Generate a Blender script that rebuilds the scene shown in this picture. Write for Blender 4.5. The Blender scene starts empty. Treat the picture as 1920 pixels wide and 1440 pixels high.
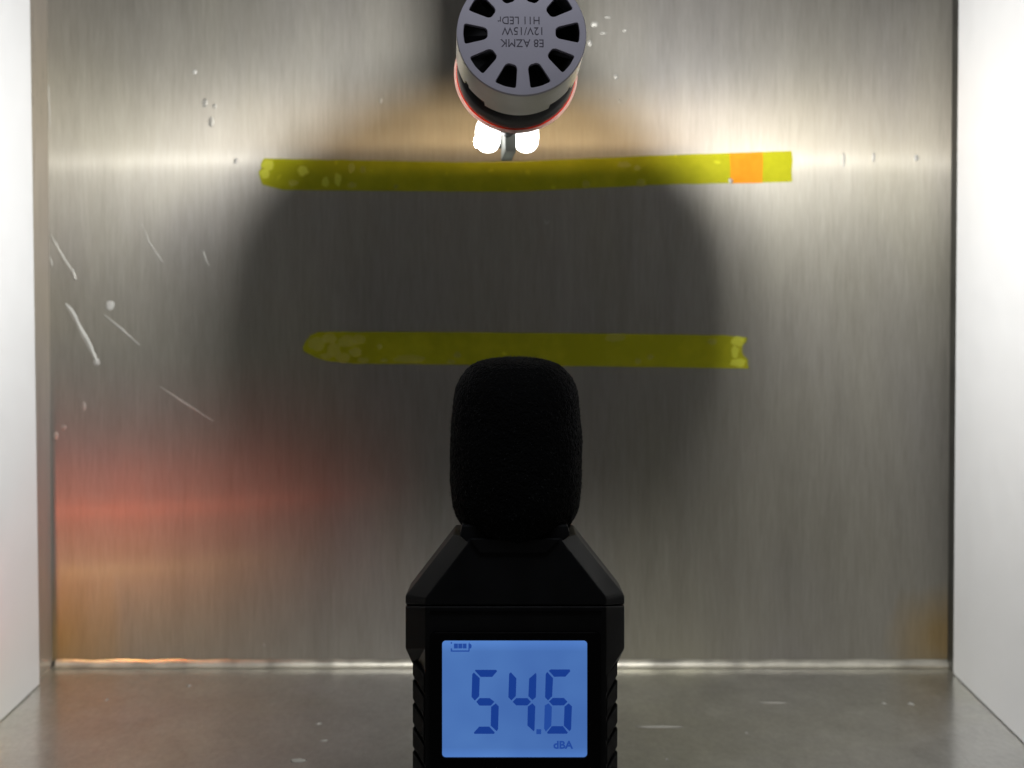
import bpy, bmesh, math, random
from mathutils import Vector, Matrix, noise
R = math.radians
random.seed(7)
sc = bpy.context.scene
COL = sc.collection

# ------------------------------------------------------------------ camera
F = 2800.0            # focal length in pixels of the 1920 x 1440 photograph
HZ = 450.0            # row of the horizon
CH = 0.1857           # height of the camera above the steel floor
cam_d = bpy.data.cameras.new("camera")
cam = bpy.data.objects.new("camera", cam_d)
COL.objects.link(cam)
cam.location = (0, 0, CH)
cam.rotation_euler = (R(90), 0, 0)
cam_d.sensor_width = 36.0
cam_d.lens = F / 1920 * 36
cam_d.shift_y = -(720 - HZ) / 1920
cam_d.clip_start = 0.01
cam_d.clip_end = 50
cam_d.dof.use_dof = True
cam_d.dof.focus_distance = 0.42
cam_d.dof.aperture_fstop = 21
sc.camera = cam

# ------------------------------------------------------------------ world, exposure
w = bpy.data.worlds.new("World")
sc.world = w
w.use_nodes = True
w.node_tree.nodes["Background"].inputs[0].default_value = (0.030, 0.026, 0.023, 1)
w.node_tree.nodes["Background"].inputs[1].default_value = 0.5
sc.view_settings.view_transform = 'Standard'
sc.view_settings.look = 'None'
sc.view_settings.exposure = 0
sc.view_settings.gamma = 1
sc.cycles.max_bounces = 10
sc.cycles.diffuse_bounces = 5
sc.cycles.glossy_bounces = 5
sc.cycles.sample_clamp_indirect = 3.0
sc.cycles.caustics_reflective = True
sc.cycles.use_denoising = True

WARM = 0.13
SLOT = 0.06
LED_POWER = 0.60


# soft fill lamp added above the box front, aimed at the bulb face
kd = bpy.data.lights.new('face_fill_light', 'AREA')
kd.shape = 'RECTANGLE'; kd.size = 0.12; kd.size_y = 0.10
kd.energy = 0.14; kd.color = (0.90, 0.93, 1.0)
ko = bpy.data.objects.new('face_fill_light', kd)
COL.objects.link(ko)
ko.location = (0.015, 0.27, 0.43)
ko.rotation_euler = (Vector((0, 0.43, 0.24)) - ko.location).to_track_quat('-Z', 'Y').to_euler()


# ------------------------------------------------------------------ helpers
def P(px, py, D):
    """point at depth D seen at pixel (px, py) of the photograph"""
    return Vector(((px - 960) / F * D, D, (HZ - py) / F * D + CH))


LEAN = math.tan(R(1.5))


def wall_depth(z):
    return 0.65 - LEAN * z


def PW(px, py, off=0.0):
    """point on the leaning back wall, lifted off it by off"""
    a = (HZ - py) / F
    D = (0.65 - LEAN * CH - off) / (1 + LEAN * a)
    return P(px, py, D)


def tag(o, label=None, cat=None, group=None, kind=None):
    if label: o['label'] = label
    if cat: o['category'] = cat
    if group: o['group'] = group
    if kind: o['kind'] = kind
    return o


def link_mesh(name, me, m, parent=None, smooth=False):
    if m: me.materials.append(m)
    o = bpy.data.objects.new(name, me)
    COL.objects.link(o)
    if parent: o.parent = parent
    if smooth:
        for p in me.polygons: p.use_smooth = True
    return o


def obj(name, bm, m, parent=None, smooth=False):
    me = bpy.data.meshes.new(name)
    bmesh.ops.recalc_face_normals(bm, faces=bm.faces)
    bm.to_mesh(me); bm.free()
    return link_mesh(name, me, m, parent, smooth)


def empty(name, loc):
    o = bpy.data.objects.new(name, None)
    COL.objects.link(o)
    o.location = loc
    o.empty_display_size = 0.02
    return o


def place(o, parent):
    """parent o whose mesh is in world coordinates under an empty that only has a location"""
    o.parent = parent
    o.matrix_parent_inverse = Matrix.Translation(parent.location).inverted()
    return o


def bevel(o, width, seg=2, angle=25):
    b = o.modifiers.new("bevel", 'BEVEL')
    b.width = width; b.segments = seg; b.limit_method = 'ANGLE'; b.angle_limit = R(angle)
    b.harden_normals = False
    return o


def loft(loops, cap=True):
    """closed rings of points joined one after another"""
    bm = bmesh.new()
    rings = [[bm.verts.new(p) for p in lp] for lp in loops]
    n = len(rings[0])
    for a, b in zip(rings[:-1], rings[1:]):
        for i in range(n):
            j = (i + 1) % n
            bm.faces.new((a[i], a[j], b[j], b[i]))
    if cap:
        bm.faces.new(rings[0]); bm.faces.new(list(reversed(rings[-1])))
    return bm


def prism(front, back):
    return loft([front, back])


def box(x0, x1, y0, y1, z0, z1):
    return prism([Vector((x0, y0, z0)), Vector((x1, y0, z0)), Vector((x1, y0, z1)), Vector((x0, y0, z1))],
                 [Vector((x0, y1, z0)), Vector((x1, y1, z0)), Vector((x1, y1, z1)), Vector((x0, y1, z1))])


def rounded(x0, y0, x1, y1, r, n=6):
    pts = []
    for cx, cy, a0 in ((x1 - r, y0 + r, -90), (x1 - r, y1 - r, 0), (x0 + r, y1 - r, 90), (x0 + r, y0 + r, 180)):
        for i in range(n + 1):
            a = R(a0 + 90 * i / n)
            pts.append((cx + r * math.cos(a), cy + r * math.sin(a)))
    return pts


# ------------------------------------------------------------------ materials
def new_mat(name):
    m = bpy.data.materials.new(name)
    m.use_nodes = True
    nt = m.node_tree
    nt.nodes.clear()
    out = nt.nodes.new("ShaderNodeOutputMaterial")
    return m, nt, out


def N(nt, typ, **kw):
    n = nt.nodes.new(typ)
    for k, v in kw.items():
        if k.startswith("i_"):
            n.inputs[k[2:].replace("_", " ")].default_value = v
        else:
            setattr(n, k, v)
    return n


def ramp(nt, src, stops):
    r = nt.nodes.new("ShaderNodeValToRGB")
    e = r.color_ramp.elements
    while len(e) < len(stops): e.new(0.5)
    for el, (p, c) in zip(e, stops):
        el.position = p
        el.color = (c, c, c, 1) if isinstance(c, (int, float)) else (*c, 1)
    nt.links.new(src, r.inputs[0])
    return r


def noise_tex(nt, coord, scale, detail=3, rough=0.5, sc3=(1, 1, 1), loc=(0, 0, 0), dist=0):
    mp = nt.nodes.new("ShaderNodeMapping")
    mp.inputs['Scale'].default_value = sc3
    mp.inputs['Location'].default_value = loc
    nt.links.new(coord, mp.inputs[0])
    n = nt.nodes.new("ShaderNodeTexNoise")
    n.inputs['Scale'].default_value = scale
    n.inputs['Detail'].default_value = detail
    n.inputs['Roughness'].default_value = rough
    n.inputs['Distortion'].default_value = dist
    nt.links.new(mp.outputs[0], n.inputs['Vector'])
    return n


def math_n(nt, op, a, b=None):
    n = nt.nodes.new("ShaderNodeMath"); n.operation = op
    for i, v in enumerate((a, b)):
        if v is None: continue
        if isinstance(v, (int, float)): n.inputs[i].default_value = v
        else: nt.links.new(v, n.inputs[i])
    return n.outputs[0]


def simple(name, col, rough=0.5, metal=0.0, spec=0.5, bump=None, var=0.0, coat=0.0):
    m, nt, out = new_mat(name)
    p = N(nt, "ShaderNodeBsdfPrincipled")
    p.inputs['Base Color'].default_value = (*col, 1)
    p.inputs['Roughness'].default_value = rough
    p.inputs['Metallic'].default_value = metal
    p.inputs['Specular IOR Level'].default_value = spec
    p.inputs['Coat Weight'].default_value = coat
    nt.links.new(p.outputs[0], out.inputs[0])
    tc = N(nt, "ShaderNodeTexCoord").outputs['Object']
    if bump:
        n = noise_tex(nt, tc, bump[0], 4)
        b = N(nt, "ShaderNodeBump"); b.inputs['Strength'].default_value = bump[1]
        b.inputs['Distance'].default_value = bump[2]
        nt.links.new(n.outputs[0], b.inputs['Height'])
        nt.links.new(b.outputs[0], p.inputs['Normal'])
    if var:
        n = noise_tex(nt, tc, 90, 4)
        r = ramp(nt, n.outputs[0], [(0.3, tuple(c * (1 - var) for c in col)), (0.7, tuple(min(1, c * (1 + var)) for c in col))])
        nt.links.new(r.outputs[0], p.inputs['Base Color'])
        r2 = ramp(nt, n.outputs[0], [(0.3, max(0, rough - 0.08)), (0.7, min(1, rough + 0.08))])
        nt.links.new(r2.outputs[0], p.inputs['Roughness'])
    return m


def steel(name, vertical=True, base=(0.322, 0.312, 0.287), rA=0.46, rB=0.60, mixB=0.91, aniso=0.90, anisoB=0.60, dif=0.42, amount=1.0, corner_tint=False):
    """brushed sheet steel: a long thin lobe across the grain, a broad lobe and a little dull grime"""
    m, nt, out = new_mat(name)
    tc = N(nt, "ShaderNodeTexCoord").outputs['Object']
    if vertical:
        s1, s2, s3 = (1, 1, 0.030), (1, 1, 0.075), (1, 1, 0.25)
    else:
        s1, s2, s3 = (1, 0.5, 1), (1, 0.6, 1), (1, 0.8, 1)
    fine = noise_tex(nt, tc, 1900 if vertical else 420, 5, 0.75, s1)
    mid = noise_tex(nt, tc, 420 if vertical else 90, 5, 0.7, s2, (3, 1, 2))
    wide = noise_tex(nt, tc, 75 if vertical else 34, 3, 0.6, (1, 1, 0.10) if vertical else (1, 0.5, 1), (2, 9, 4), 0.3)
    blot = noise_tex(nt, tc, 26, 5, 0.6, s3, (1, 5, 7), 0.6)
    big = noise_tex(nt, tc, 9, 3, 0.5, (1, 1, 0.6), (8, 5, 7), 0.5)
    comb = math_n(nt, 'ADD', math_n(nt, 'MULTIPLY', fine.outputs[0], 0.40),
                  math_n(nt, 'ADD', math_n(nt, 'MULTIPLY', mid.outputs[0], 0.24), math_n(nt, 'ADD', math_n(nt, 'MULTIPLY', wide.outputs[0], 0.20), math_n(nt, 'MULTIPLY', blot.outputs[0], 0.16))))
    lo = tuple(c * (1 - 0.27 * amount) for c in base)
    hi = tuple(min(1, c * (1 + 0.27 * amount)) for c in base)
    colr = ramp(nt, comb, [(0.40, lo), (0.60, hi)])
    # faint warm tarnish in large patches
    tint = N(nt, "ShaderNodeMix"); tint.data_type = 'RGBA'; tint.blend_type = 'MULTIPLY'
    tint.inputs[0].default_value = 1
    tr = ramp(nt, big.outputs[0], [(0.35, (0.96, 0.95, 0.97)), (0.65, (1.0, 0.99, 0.92))])
    nt.links.new(colr.outputs[0], tint.inputs[6]); nt.links.new(tr.outputs[0], tint.inputs[7])
    if vertical and corner_tint:  # amber tint towards the two lower corners of the wall
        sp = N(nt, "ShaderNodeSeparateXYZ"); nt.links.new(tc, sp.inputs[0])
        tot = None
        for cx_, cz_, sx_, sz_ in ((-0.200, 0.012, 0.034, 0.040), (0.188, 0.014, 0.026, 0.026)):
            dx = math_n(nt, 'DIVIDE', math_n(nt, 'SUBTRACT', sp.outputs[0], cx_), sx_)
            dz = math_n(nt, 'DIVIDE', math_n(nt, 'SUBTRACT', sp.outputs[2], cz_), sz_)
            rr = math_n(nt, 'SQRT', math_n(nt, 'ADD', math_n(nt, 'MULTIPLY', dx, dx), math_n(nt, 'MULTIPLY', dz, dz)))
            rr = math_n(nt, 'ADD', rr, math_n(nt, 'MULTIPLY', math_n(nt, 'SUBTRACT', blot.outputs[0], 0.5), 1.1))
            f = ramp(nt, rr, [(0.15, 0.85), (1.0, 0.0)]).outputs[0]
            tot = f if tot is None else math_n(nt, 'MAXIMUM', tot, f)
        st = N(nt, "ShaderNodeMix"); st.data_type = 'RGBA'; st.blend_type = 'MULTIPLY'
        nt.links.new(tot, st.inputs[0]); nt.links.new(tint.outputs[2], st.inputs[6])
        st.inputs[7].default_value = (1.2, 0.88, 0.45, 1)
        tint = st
    uv = N(nt, "ShaderNodeTangent"); uv.direction_type = 'UV_MAP'; uv.uv_map = "UVMap"
    b = N(nt, "ShaderNodeBump"); b.inputs['Strength'].default_value = 0.35
    b.inputs['Distance'].default_value = 0.00004 if vertical else 0.00005
    nt.links.new(comb, b.inputs['Height'])

    def lobe(r0, r1, an, rot):
        p = N(nt, "ShaderNodeBsdfAnisotropic")
        p.distribution = 'MULTI_GGX'
        rr = ramp(nt, math_n(nt, 'MULTIPLY', math_n(nt, 'ADD', blot.outputs[0], mid.outputs[0]), 0.5), [(0.38, r0), (0.62, r1)])
        nt.links.new(rr.outputs[0], p.inputs['Roughness'])
        nt.links.new(tint.outputs[2], p.inputs['Color'])
        p.inputs['Anisotropy'].default_value = an
        p.inputs['Rotation'].default_value = rot
        nt.links.new(uv.outputs[0], p.inputs['Tangent'])
        nt.links.new(b.outputs[0], p.inputs['Normal'])
        return p
    A = lobe(rA - 0.03, rA + 0.03, aniso, ROT)
    B = lobe(rB - 0.04, rB + 0.04, anisoB, ROT)
    mx = N(nt, "ShaderNodeMixShader"); mx.inputs[0].default_value = mixB
    nt.links.new(A.outputs[0], mx.inputs[1]); nt.links.new(B.outputs[0], mx.inputs[2])
    d = N(nt, "ShaderNodeBsdfDiffuse"); nt.links.new(tint.outputs[2], d.inputs[0])
    m2 = N(nt, "ShaderNodeMixShader"); m2.inputs[0].default_value = dif
    nt.links.new(mx.outputs[0], m2.inputs[1]); nt.links.new(d.outputs[0], m2.inputs[2])
    nt.links.new(m2.outputs[0], out.inputs[0])
    return m


ROT = 0.25
M = {}
M['wall_steel'] = steel('brushed_steel', corner_tint=True, amount=0.58)
M['floor_steel'] = steel('floor_steel', False, (0.74, 0.745, 0.715), rA=0.19, rB=0.40, mixB=0.4, aniso=0.0, anisoB=0.0, dif=0.08, amount=0.38)
M['strip_steel'] = steel('side_steel', True, (0.50, 0.46, 0.42), rA=0.30, rB=0.5, mixB=0.5, aniso=0.3, anisoB=0.2, dif=0.25, amount=0.35)
M['dark_strip'] = simple('dark_side_strip', (0.05, 0.05, 0.045), 0.5, 0.5, 0.4, (900, 0.3, 0.0001), 0.3)
M['seam'] = simple('seam_metal', (0.62, 0.60, 0.53), 0.42, 0.75, 0.5, (600, 0.5, 0.0002), 0.25)
M['rust'] = simple('rust', (0.13, 0.09, 0.055), 0.85, 0, 0.2, (1500, 0.6, 0.0003), 0.4)
M['panel_white'] = simple('white_board', (0.66, 0.67, 0.685), 0.55, 0, 0.3, (300, 0.08, 0.0003), 0.012)
M['scuff'] = simple('scuffed_metal', (0.48, 0.48, 0.46), 0.6, 0.4, 0.5, (2500, 0.4, 0.0002), 0.2)
M['dent'] = simple('dented_metal', (0.38, 0.375, 0.35), 0.55, 0.6, 0.5, (1200, 0.4, 0.0002), 0.2)
M['dust'] = simple('dust', (0.35, 0.345, 0.32), 0.9, 0, 0.2)
M['black_plastic'] = simple('black_plastic', (0.016, 0.017, 0.019), 0.42, 0, 0.45, (2500, 0.25, 0.00008), 0.2)
M['shoulder_plastic'] = simple('satin_black_plastic', (0.018, 0.020, 0.023), 0.50, 0, 0.35, (2500, 0.35, 0.0001), 0.2)
M['gloss_black'] = simple('gloss_black_bezel', (0.006, 0.006, 0.007), 0.22, 0, 0.35)
M['rubber'] = simple('grip_rubber', (0.035, 0.035, 0.035), 0.62, 0, 0.4, (2500, 0.3, 0.0001), 0.2)
M['anodised'] = simple('grey_aluminium_cap', (0.62, 0.60, 0.70), 0.45, 0.15, 0.5, (2600, 0.25, 0.00005), 0.06)
M['satin_alu'] = simple('satin_aluminium_side', (0.88, 0.88, 0.86), 0.36, 0.8, 0.5, (1800, 0.2, 0.00006), 0.06)
M['dark_metal'] = simple('dark_anodised_body', (0.02, 0.02, 0.023), 0.38, 0.3, 0.5, (1500, 0.2, 0.00006), 0.2)
M['fin_metal'] = simple('dark_fins', (0.05, 0.05, 0.055), 0.35, 0.8, 0.5)
M['cap'] = simple('dark_cap', (0.012, 0.012, 0.013), 0.7, 0.0, 0.1)
M['fuzz'] = simple('foam_fuzz', (0.07, 0.075, 0.077), 0.8, 0, 0.3)
M['print'] = simple('dark_print', (0.15, 0.14, 0.18), 0.6, 0, 0.3)
M['cable'] = simple('cable_sleeve', (0.012, 0.012, 0.013), 0.6, 0, 0.4, (2500, 0.3, 0.0001))


def foam_mat():
    m, nt, out = new_mat('black_foam')
    p = N(nt, "ShaderNodeBsdfPrincipled")
    p.inputs['Base Color'].default_value = (0.010, 0.0105, 0.011, 1)
    p.inputs['Roughness'].default_value = 0.95
    p.inputs['Specular IOR Level'].default_value = 0.12
    p.inputs['Sheen Weight'].default_value = 0.10
    p.inputs['Sheen Roughness'].default_value = 0.4
    tc = N(nt, "ShaderNodeTexCoord").outputs['Object']
    v = N(nt, "ShaderNodeTexVoronoi"); v.inputs['Scale'].default_value = 1700
    nt.links.new(tc, v.inputs['Vector'])
    b = N(nt, "ShaderNodeBump"); b.inputs['Strength'].default_value = 0.9; b.inputs['Distance'].default_value = 0.0004
    nt.links.new(v.outputs[0], b.inputs['Height'])
    nt.links.new(b.outputs[0], p.inputs['Normal'])
    nt.links.new(p.outputs[0], out.inputs[0])
    return m


M['foam'] = foam_mat()


def oring_mat(name, c1, c2):
    m, nt, out = new_mat(name)
    d = N(nt, "ShaderNodeBsdfPrincipled")
    d.inputs['Base Color'].default_value = c1; d.inputs['Roughness'].default_value = 0.4
    t = N(nt, "ShaderNodeBsdfTranslucent"); t.inputs[0].default_value = c2
    x = N(nt, "ShaderNodeMixShader"); x.inputs[0].default_value = 0.45
    nt.links.new(d.outputs[0], x.inputs[1]); nt.links.new(t.outputs[0], x.inputs[2])
    nt.links.new(x.outputs[0], out.inputs[0])
    return m


M['oring'] = oring_mat('orange_silicone', (0.60, 0.07, 0.02, 1), (0.55, 0.09, 0.03, 1))
M['stem'] = oring_mat('white_circuit_board', (0.32, 0.335, 0.31, 1), (0.32, 0.335, 0.31, 1))
M['lip'] = oring_mat('clear_silicone', (0.85, 0.80, 0.76, 1), (0.95, 0.85, 0.8, 1))


def emit_mat(name, col, s):
    m, nt, out = new_mat(name)
    e = N(nt, "ShaderNodeEmission"); e.inputs[0].default_value = (*col, 1); e.inputs[1].default_value = s
    nt.links.new(e.outputs[0], out.inputs[0])
    return m


M['led'] = emit_mat('lit_phosphor', (1, 0.98, 0.95), 7.0)


def tape_mat(name, col, seed, dcol):
    """thin coloured film: the steel shows through, the film itself scatters a little"""
    m, nt, out = new_mat(name)
    tc = N(nt, "ShaderNodeTexCoord").outputs['Object']
    v = N(nt, "ShaderNodeTexVoronoi"); v.feature = 'SMOOTH_F1'; v.inputs['Scale'].default_value = 150
    v.inputs['Smoothness'].default_value = 0.3
    mp = N(nt, "ShaderNodeMapping"); mp.inputs['Location'].default_value = (seed, 0, seed * 2)
    nz = noise_tex(nt, tc, 70, 3)
    mxv = N(nt, "ShaderNodeMix"); mxv.data_type = 'RGBA'; mxv.inputs[0].default_value = 0.012
    nt.links.new(tc, mxv.inputs[6]); nt.links.new(nz.outputs[1], mxv.inputs[7])
    nt.links.new(mxv.outputs[2], mp.inputs[0]); nt.links.new(mp.outputs[0], v.inputs['Vector'])
    clus = noise_tex(nt, tc, 22, 2, 0.5, (1, 1, 1), (seed, 2, 3))
    dots = ramp(nt, v.outputs[0], [(0.10, 0.6), (0.22, 0.0)])
    area = ramp(nt, clus.outputs[0], [(0.50, 0.0), (0.62, 1.0)])
    bub = math_n(nt, 'MULTIPLY', dots.outputs[0], area.outputs[0])
    tr = N(nt, "ShaderNodeBsdfTransparent"); tr.inputs[0].default_value = (*col, 1)
    df = N(nt, "ShaderNodeBsdfDiffuse")
    dc = dcol
    df.inputs[0].default_value = (*dc, 1)
    gl = N(nt, "ShaderNodeBsdfGlossy"); gl.inputs['Roughness'].default_value = 0.45
    gl.inputs[0].default_value = (*dc, 1)
    mot = noise_tex(nt, tc, 95, 4, 0.6, (1, 1, 1), (seed, 1, 1))
    mr = ramp(nt, math_n(nt, 'ADD', math_n(nt, 'MULTIPLY', mot.outputs[0], 0.6), math_n(nt, 'MULTIPLY', clus.outputs[0], 0.4)), [(0.46, 0.0), (0.70, 0.25)])
    fac = ramp(nt, math_n(nt, 'MAXIMUM', bub, mr.outputs[0]), [(0.0, 0.32), (1.0, 0.85)])
    x = N(nt, "ShaderNodeMixShader")
    nt.links.new(fac.outputs[0], x.inputs[0])
    nt.links.new(tr.outputs[0], x.inputs[1]); nt.links.new(df.outputs[0], x.inputs[2])
    y = N(nt, "ShaderNodeMixShader"); y.inputs[0].default_value = 0.05
    nt.links.new(x.outputs[0], y.inputs[1]); nt.links.new(gl.outputs[0], y.inputs[2])
    nt.links.new(y.outputs[0], out.inputs[0])
    return m


M['tape_yellow'] = tape_mat('yellow_film', (0.93, 0.96, 0.10), 1.3, (0.62, 0.60, 0.045))
M['tape_yellow_b'] = tape_mat('yellow_film_lower', (0.93, 0.96, 0.10), 4.1, (0.62, 0.60, 0.045))
M['tape_orange'] = tape_mat('orange_film', (1.0, 0.70, 0.10), 2.2, (1.0, 0.52, 0.05))


def bubble_mat(name, col, fac):
    m, nt, out = new_mat(name)
    tr = N(nt, "ShaderNodeBsdfTransparent")
    df = N(nt, "ShaderNodeBsdfPrincipled"); df.inputs['Base Color'].default_value = (*col, 1); df.inputs['Roughness'].default_value = 0.4
    lw = N(nt, "ShaderNodeTexNoise"); lw.inputs['Scale'].default_value = 600
    f = ramp(nt, lw.outputs[0], [(0.3, fac * 0.6), (0.7, fac * 1.2)])
    x = N(nt, "ShaderNodeMixShader")
    nt.links.new(f.outputs[0], x.inputs[0]); nt.links.new(tr.outputs[0], x.inputs[1]); nt.links.new(df.outputs[0], x.inputs[2])
    nt.links.new(x.outputs[0], out.inputs[0])
    return m


M['bubble'] = bubble_mat('pale_film', (0.80, 0.74, 0.16), 0.35)
M['bubble_bright'] = bubble_mat('bright_film', (0.85, 0.86, 0.10), 0.55)


def lcd_mat():
    m, nt, out = new_mat('lit_lcd')
    tc = N(nt, "ShaderNodeTexCoord")
    n = noise_tex(nt, tc.outputs['Object'], 45, 2)
    sep = N(nt, "ShaderNodeSeparateXYZ"); nt.links.new(tc.outputs['Generated'], sep.inputs[0])
    # the backlight is a little stronger along the upper and lower edges, where its diodes sit
    d = math_n(nt, 'ABSOLUTE', math_n(nt, 'SUBTRACT', sep.outputs[2], 0.5))
    edge = ramp(nt, math_n(nt, 'MULTIPLY', d, 2.0), [(0.80, 0.0), (1.0, 0.30)])
    c = ramp(nt, n.outputs[0], [(0.35, (0.058, 0.148, 0.435)), (0.65, (0.076, 0.188, 0.495))])
    e = N(nt, "ShaderNodeEmission")
    nt.links.new(c.outputs[0], e.inputs[0])
    nt.links.new(math_n(nt, 'ADD', edge.outputs[0], 0.95), e.inputs[1])
    nt.links.new(e.outputs[0], out.inputs[0])
    return m


M['lcd'] = lcd_mat()
M['segment'] = emit_mat('lcd_segment', (0.010, 0.047, 0.28), 0.95)
M['segment_faint'] = emit_mat('lcd_segment_faint', (0.018, 0.070, 0.34), 0.95)


# ------------------------------------------------------------------ setting: back wall, floor, side strips
def uv_quad(name, pts, uvs, m, kind='structure', nx=1, ny=1):
    me = bpy.data.meshes.new(name)
    vs, fs, uvl = [], [], []
    a, b, c, d = pts
    for j in range(ny + 1):
        for i in range(nx + 1):
            s, t = i / nx, j / ny
            vs.append(a.lerp(b, s).lerp(d.lerp(c, s), t)); uvl.append((s, t))
    for j in range(ny):
        for i in range(nx):
            k = j * (nx + 1) + i
            fs.append((k, k + 1, k + nx + 2, k + nx + 1))
    me.from_pydata(vs, [], fs)
    lay = me.uv_layers.new(name="UVMap")
    for lp in me.loops: lay.data[lp.index].uv = uvl[lp.vertex_index]
    o = link_mesh(name, me, m)
    return o


XL, XR = -0.200, 0.1895
ZT = 0.46
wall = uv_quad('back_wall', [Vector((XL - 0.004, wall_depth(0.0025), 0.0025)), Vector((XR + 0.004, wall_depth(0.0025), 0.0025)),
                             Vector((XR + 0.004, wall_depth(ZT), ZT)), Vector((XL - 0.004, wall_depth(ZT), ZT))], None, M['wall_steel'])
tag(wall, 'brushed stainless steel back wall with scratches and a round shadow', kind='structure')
floor = uv_quad('floor', [Vector((-0.30, 0.02, 0)), Vector((0.30, 0.02, 0)), Vector((0.30, 0.66, 0)), Vector((-0.30, 0.66, 0))], None, M['floor_steel'])
tag(floor, 'dull steel floor plate in front of the back wall', kind='structure')

strips = []
for nm, X, lab in (('side_wall', XL, 'brownish steel side wall strip seen beside the left white board'),
                   ('side_wall', XR, 'thin dark steel side wall strip seen beside the right white board')):
    s = uv_quad(nm, [Vector((X, 0.595, 0.0)), Vector((X, 0.652, 0.0)), Vector((X, 0.652, ZT)), Vector((X, 0.595, ZT))], None, M['strip_steel'] if X < 0 else M['dark_strip'])
    tag(s, lab, kind='structure')
    strips.append(s)

# seam lip between wall and floor
for a, b, dim in ((101, 776, 0), (1150, 1781, 0)):
    n = max(2, int((b - a) / 12))
    bm = bmesh.new()
    rows = []
    for i in range(n + 1):
        x = a + (b - a) * i / n
        jit = 0.0005 * noise.noise(Vector((x * 0.02, 1, 2))) + 0.0002 * noise.noise(Vector((x * 0.11, 5, 2)))
        X = (x - 960) / F * 0.648
        row = []
        for k in range(6):
            t = k / 5 * math.pi / 2
            rr = 0.0030 + jit
            row.append(bm.verts.new((X, 0.6497 - rr * (1 - math.sin(t)) * 0.9, 0.0002 + rr * (1 - math.cos(t)))))
        rows.append(row)
    for r0, r1 in zip(rows[:-1], rows[1:]):
        for k in range(5):
            bm.faces.new((r0[k], r1[k], r1[k + 1], r0[k + 1]))
    o = obj('seam_lip', bm, M['seam'], floor, True)

# ------------------------------------------------------------------ white boards on both sides
def board(name, Xi, Xo, foot, top, fr, label):
    """inner face at Xi; its rear edge runs from foot (y,z) to top (y,z)"""
    (y0, z0), (y1, z1) = foot, top
    k = (y1 - y0) / (z1 - z0)
    H = 0.289
    yt = y0 + k * H
    pts = [Vector((0, fr, 0.0004)), Vector((0, y0, 0.0004)), Vector((0, yt, H)), Vector((0, fr, H))]
    a = [Vector((Xi, p.y, p.z)) for p in pts]
    b = [Vector((Xo, p.y, p.z)) for p in pts]
    o = obj(name, prism(a, b), M['panel_white'])
    bevel(o, 0.0006)
    return tag(o, label, 'board')


board('white_board', -0.1968, -0.1995, (0.6227, 0.0), (0.6102, 0.2837), 0.571, 'white board standing along the left edge, beside the wider brown steel strip')
board('white_board', 0.1884, 0.1893, (0.638, 0.0), (0.6303, 0.2870), 0.5465, 'bluish white board standing along the right edge, behind a thin dark gap')


# ------------------------------------------------------------------ coloured tapes on the wall
def sheet_on_wall(name, outline, m, off, thick=0.00012):
    front = [PW(x, y, off + thick) for x, y in outline]
    back = [PW(x, y, off) for x, y in outline]
    return obj(name, prism(front, back), m)


def edge(p, q, n, amp, seed):
    out = []
    for i in range(n):
        t = i / n
        x = p[0] + (q[0] - p[0]) * t; y = p[1] + (q[1] - p[1]) * t
        out.append((x, y + amp * noise.noise(Vector((x * 0.03, seed, 0)))))
    return out


up = (edge((494, 297), (852, 304), 12, 1.2, 1) + edge((852, 304), (965, 303), 5, 1, 2) + edge((965, 303), (1240, 291), 10, 1, 3) +
      edge((1240, 291), (1484, 283), 8, 1, 4) + [(1484, 283), (1486, 300), (1484, 320), (1485, 341)] +
      edge((1485, 341), (1250, 346), 8, 1, 5) + edge((1250, 346), (960, 360), 10, 1, 6) + edge((960, 360), (700, 358), 8, 1, 7) +
      edge((700, 358), (497, 356), 6, 1, 8) + [(492, 346), (487, 332), (485, 321), (490, 316), (489, 308)])
o = sheet_on_wall('yellow_tape', up, M['tape_yellow'], 0.0001)
tag(o, 'long translucent yellow tape strip across the steel right below the glowing bulb', 'tape')
low = (edge((597, 622), (760, 622), 6, 1, 11) + edge((760, 622), (1100, 625), 10, 1, 12) + edge((1100, 625), (1396, 629), 8, 1, 13) +
       [(1401, 633), (1399, 641), (1392, 648), (1391, 658), (1394, 667), (1402, 674), (1402, 684), (1405, 691)] +
       edge((1405, 691), (1080, 687), 8, 1, 14) + edge((1080, 687), (760, 683), 8, 1, 15) + edge((760, 683), (632, 682), 4, 1, 16) +
       [(612, 677), (590, 670), (570, 660), (567, 653), (572, 641), (582, 629)])
o = sheet_on_wall('yellow_tape', low, M['tape_yellow_b'], 0.0001)
tag(o, 'shorter dark yellow tape strip with one rounded end just above the black foam', 'tape')
o = sheet_on_wall('orange_tape', [(1368, 287), (1388, 286), (1429, 284.5), (1430, 300), (1429, 343), (1400, 343.5), (1369, 344), (1370, 315)], M['tape_orange'], 0.00026)
tag(o, 'small square of orange tape near the right end of the upper yellow strip', 'tape')


def bubble(tape, x, y, rx, ry, m, seed):
    """a flat pocket of air that lifts the film a little and makes it paler"""
    bm = bmesh.new()
    n = 26
    rim, mid = [], []
    for i in range(n):
        a = 2 * math.pi * i / n
        k = 1 + 0.35 * noise.noise(Vector((math.cos(a) * 1.4, math.sin(a) * 1.4, seed)))
        for lst, f, h in ((rim, 1.0, 0.00024), (mid, 0.6, 0.00034)):
            lst.append(bm.verts.new(PW(x + math.cos(a) * rx * k * f, y + math.sin(a) * ry * k * f, h)))
    c = bm.verts.new(PW(x, y, 0.00036))
    for i in range(n):
        j = (i + 1) % n
        bm.faces.new((rim[i], rim[j], mid[j], mid[i])); bm.faces.new((mid[i], mid[j], c))
    obj('air_bubble', bm, m, tape, True)


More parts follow.
